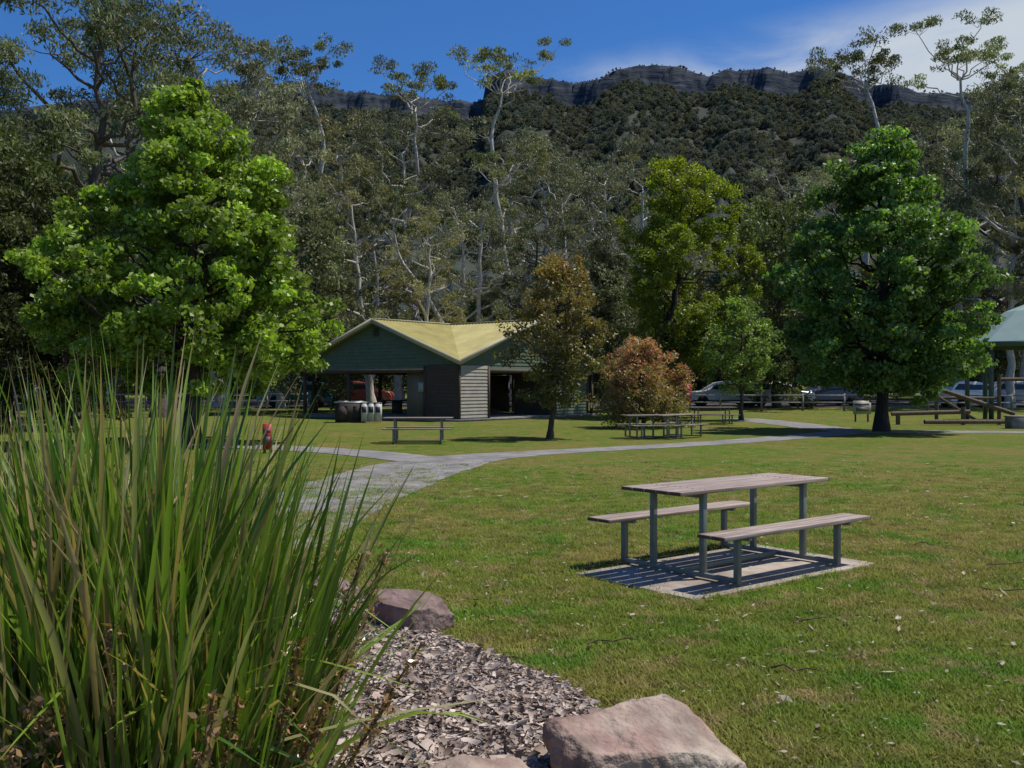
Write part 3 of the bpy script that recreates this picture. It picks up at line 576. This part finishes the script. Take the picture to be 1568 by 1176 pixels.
# ---------------------------------------------------------------- mountain
RP=np.array([(-900,260),(-400,215),(0,185),(300,150),(440,140),(500,150),(560,158),(600,162),(660,166),(720,172),(740,168),(745,134),(790,129),(830,135),(880,143),(920,139),(945,124),(1000,117),(1045,122),(1085,134),(1110,123),(1200,127),(1240,120),(1290,130),(1340,145),(1420,158),(1568,160),(1900,180),(2500,260)],float)
def ridge(px): return float(np.interp(px,RP[:,0],RP[:,1]))
pxs=np.concatenate([np.arange(-900,300,14),np.arange(300,1650,2.6),np.arange(1650,2500,14)])
RR=850.
ts=np.concatenate([np.linspace(0,.90,70),np.linspace(.902,1.0,34),np.linspace(1.02,1.6,10)])
def c0f(px): return .945+.02*noise.noise(Vector((px*.02,7,0)))+.0015*noise.noise(Vector((px*.09,2,0)))
def lcf(px): return .72+.05*noise.noise(Vector((px*.012,9,2)))
def hillz(px,t):
    yv=ridge(px); Zr=1.7+(588-yv)/F*RR; w=Vector((px*.008,t*3.2,0)); w2=Vector((px*.03,t*9,3))
    c0=c0f(px); top=.99; base_h=.915+.045*noise.noise(Vector((px*.013,1,5)))
    if t<c0:
        s=t/c0; z=base_h*(.35*s+.65*s**1.5)
        z+=.075*noise.fractal(w,1,2,4)*math.sin(math.pi*min(1,s*1.02))
        z+=.03*(1/(1+math.exp(-(s-lcf(px))*200)))*max(0,noise.noise(Vector((px*.014,4,1)))+.2)*(1-s)*3.4
    elif t<c0+.012:
        k=(t-c0)/.012; z=base_h+(top-base_h)*(round(k*3)/3*.6+k*.4)
    elif t<=1.0:
        z=top+(1-top)*(t-c0-.012)/(1-c0-.012)
    else: z=1-(t-1)*.55
    return 3+Zr*z+ (noise.noise(w2*2)*1.5)
grid=np.zeros((len(ts),len(pxs),3)); 
for j,t in enumerate(ts):
    r=150+t*(RR-150)
    for i,px in enumerate(pxs): grid[j,i]=((px-784)/F*r,r,hillz(px,t) if t>0 else 2.0)
nx=len(pxs); jj,ii=np.meshgrid(np.arange(len(ts)-1),np.arange(nx-1),indexing='ij'); q=(jj*nx+ii).ravel(); f=np.stack([q,q+1,q+nx+1,q+nx],1)
def hillmat():
    m,nt,out=new_mat('mountain_surface'); L=nt.links; g=N(nt,'ShaderNodeNewGeometry'); sx=N(nt,'ShaderNodeSeparateXYZ'); L.new(g.outputs['True Normal'],sx.inputs[0])
    mr=N(nt,'ShaderNodeMapRange'); mr.inputs[1].default_value=.35; mr.inputs[2].default_value=.6; L.new(sx.outputs[2],mr.inputs[0])
    mp=N(nt,'ShaderNodeMapping'); mp.inputs['Scale'].default_value=(.05,.05,.2); L.new(g.outputs['Position'],mp.inputs[0])
    n=N(nt,'ShaderNodeTexNoise'); n.inputs['Scale'].default_value=1; n.inputs['Detail'].default_value=8; n.inputs['Roughness'].default_value=.6; L.new(mp.outputs[0],n.inputs['Vector'])
    def cr(a,b):
        c=N(nt,'ShaderNodeValToRGB'); c.color_ramp.elements[0].position=.38; c.color_ramp.elements[1].position=.68; c.color_ramp.elements[0].color=(*a,1); c.color_ramp.elements[1].color=(*b,1); L.new(n.outputs[0],c.inputs[0]); return c.outputs[0]
    rockc=cr((.018,.028,.046),(.075,.085,.105)); grn=cr((.035,.045,.038),(.06,.07,.05))  # cliff shade and bluish distance haze are put into these colours
    mx=N(nt,'ShaderNodeMix',data_type='RGBA'); L.new(mr.outputs[0],mx.inputs[0]); L.new(rockc,mx.inputs[6]); L.new(grn,mx.inputs[7])
    b=N(nt,'ShaderNodeBsdfPrincipled'); b.inputs['Roughness'].default_value=.95; b.inputs['Specular IOR Level'].default_value=.1; L.new(mx.outputs[2],b.inputs['Base Color'])
    bp=N(nt,'ShaderNodeBump'); bp.inputs['Strength'].default_value=.7; bp.inputs['Distance'].default_value=3; L.new(n.outputs[0],bp.inputs['Height']); L.new(bp.outputs[0],b.inputs['Normal'])
    L.new(b.outputs[0],out.inputs[0]); return m
mb=MB(); mb.add(grid.reshape(-1,3),f,(.1,.1,.1)); mb.obj('mountain_range',[hillmat()],smooth=True)
def hilltree(cols):
    mb=MB(); 
    for bx,by,bz,r in((0,0,5,2.8),(1.8,.5,4,2.2),(-1.6,-.8,4.4,2.3),(.3,1.4,6.6,1.8)):
        n=90; q=nrm(rng.normal(size=(n,3)))*rng.uniform(.3,1,(n,1))**.4; P=np.array([bx,by,bz])+q*np.array([r,r,r*.75]); k=rng.uniform(0,1,(n,1)); leaves(mb,P,rng.normal(size=(n,3)),1.1,.75,(np.array(cols[0])*(1-k)+np.array(cols[1])*k)*rng.uniform(.85,1.1),0)
    tube(mb,[(0,0,-1),(0,0,2.5),(0,0,5)],[.3,.25,.1],(.12,.11,.1),5,0); return mb.mesh('forest_tree',[M_HILL])
HTm=[hilltree([(.085,.108,.078),(.12,.14,.10)]),hilltree([(.11,.128,.10),(.16,.17,.13)]),hilltree([(.13,.14,.075),(.18,.175,.10)])]  # greyed, bluish leaf tones carry distance haze in the colour
tpl=[bpy.data.objects.new('forest_tree',m) for m in HTm]
n=15500; t=np.sqrt(rng.uniform(0.12,1,n)); px=rng.uniform(300,1620,n); pts=[];scs=[]
for a_,b_ in zip(t,px):
    c0=c0f(b_)
    if c0-.003<a_<c0+.011: continue
    if abs(a_/c0-lcf(b_))<.012: continue
    if noise.noise(Vector((b_*.02,a_*14,3)))+rng.uniform(-.2,.7)<-.12: continue
    r=150+a_*(RR-150); z=hillz(b_,a_); s=rng.uniform(.4,1.15)*(1 if a_<c0 else .45)*(.8 if a_<.9 else .65)
    pts.append(((b_-784)/F*r,r,z-1.5*s)); scs.append((s,s,s*rng.uniform(.8,1.3)))
n=len(pts); gn_scatter('mountain_forest',pts,np.column_stack([np.zeros(n),np.zeros(n),rng.uniform(0,6.28,n)]),scs,tpl)
# ---------------------------------------------------------------- light
S=Vector((.44,.10,.88)).normalized(); el=math.asin(S.z); rot=math.atan2(S.x,S.y)
w=bpy.data.worlds.new('World'); sc.world=w; w.use_nodes=True; nt=w.node_tree; nt.nodes.clear(); L=nt.links
out=N(nt,'ShaderNodeOutputWorld'); bg=N(nt,'ShaderNodeBackground'); bg.inputs[1].default_value=.13; L.new(bg.outputs[0],out.inputs[0])
sk=N(nt,'ShaderNodeTexSky',sky_type='NISHITA'); sk.sun_disc=False; sk.sun_elevation=el; sk.sun_rotation=rot; sk.air_density=1.0; sk.dust_density=.15; sk.ozone_density=3.5; sk.altitude=300
mu=N(nt,'ShaderNodeMix',data_type='RGBA',blend_type='MULTIPLY'); mu.inputs[0].default_value=1; mu.inputs[7].default_value=(.27,.54,.86,1); L.new(sk.outputs[0],mu.inputs[6])
tc=N(nt,'ShaderNodeTexCoord'); mp=N(nt,'ShaderNodeMapping'); mp.inputs['Scale'].default_value=(3,3,9); mp.inputs['Rotation'].default_value=(0,.25,0); L.new(tc.outputs['Generated'],mp.inputs[0])
no=N(nt,'ShaderNodeTexNoise'); no.inputs['Scale'].default_value=1.9; no.inputs['Detail'].default_value=9; no.inputs['Roughness'].default_value=.55; no.inputs['Distortion'].default_value=.4; L.new(mp.outputs[0],no.inputs['Vector'])
sp=N(nt,'ShaderNodeSeparateXYZ'); L.new(tc.outputs['Generated'],sp.inputs[0])
def MR(o,a,b,c=0,d=1):
    m=N(nt,'ShaderNodeMapRange',interpolation_type='SMOOTHSTEP'); m.inputs[1].default_value=a; m.inputs[2].default_value=b; m.inputs[3].default_value=c; m.inputs[4].default_value=d; L.new(o,m.inputs[0]); return m.outputs[0]
def MT(op,a,b):
    m=N(nt,'ShaderNodeMath',operation=op)
    for i,q in enumerate((a,b)):
        if isinstance(q,(int,float)): m.inputs[i].default_value=q
        else: L.new(q,m.inputs[i])
    return m.outputs[0]
lim=MT('ADD',MT('MULTIPLY',sp.outputs[0],.12),.305)
dz=MT('SUBTRACT',lim,sp.outputs[2])
xm=MR(sp.outputs[0],.0,.42); zm=MR(dz,-.015,.04)
th=MT('ADD',no.outputs[0],MT('MULTIPLY',xm,.36)); cm=MT('MULTIPLY',MR(th,.50,.92),zm)
cl=N(nt,'ShaderNodeMix',data_type='RGBA'); cl.inputs[7].default_value=(4.3,4.8,5.4,1); L.new(cm,cl.inputs[0]); L.new(mu.outputs[2],cl.inputs[6]); L.new(cl.outputs[2],bg.inputs[0])
sd=bpy.data.lights.new('sun','SUN'); sd.energy=5.0; sd.angle=math.radians(.53); sd.color=(1,.94,.84); so=bpy.data.objects.new('sun',sd); COL.objects.link(so); so.rotation_euler=S.to_track_quat('Z','Y').to_euler(); so.location=(20,20,40)
cd=bpy.data.cameras.new('camera'); cam=bpy.data.objects.new('camera',cd); COL.objects.link(cam); cam.location=(0,0,1.7); cam.rotation_euler=(math.radians(90),0,0); cd.sensor_width=36; cd.lens=36*F/1568; cd.clip_end=8000; cd.clip_start=.05; sc.camera=cam
sc.view_settings.view_transform='Standard'; sc.view_settings.look='None'; sc.view_settings.exposure=0
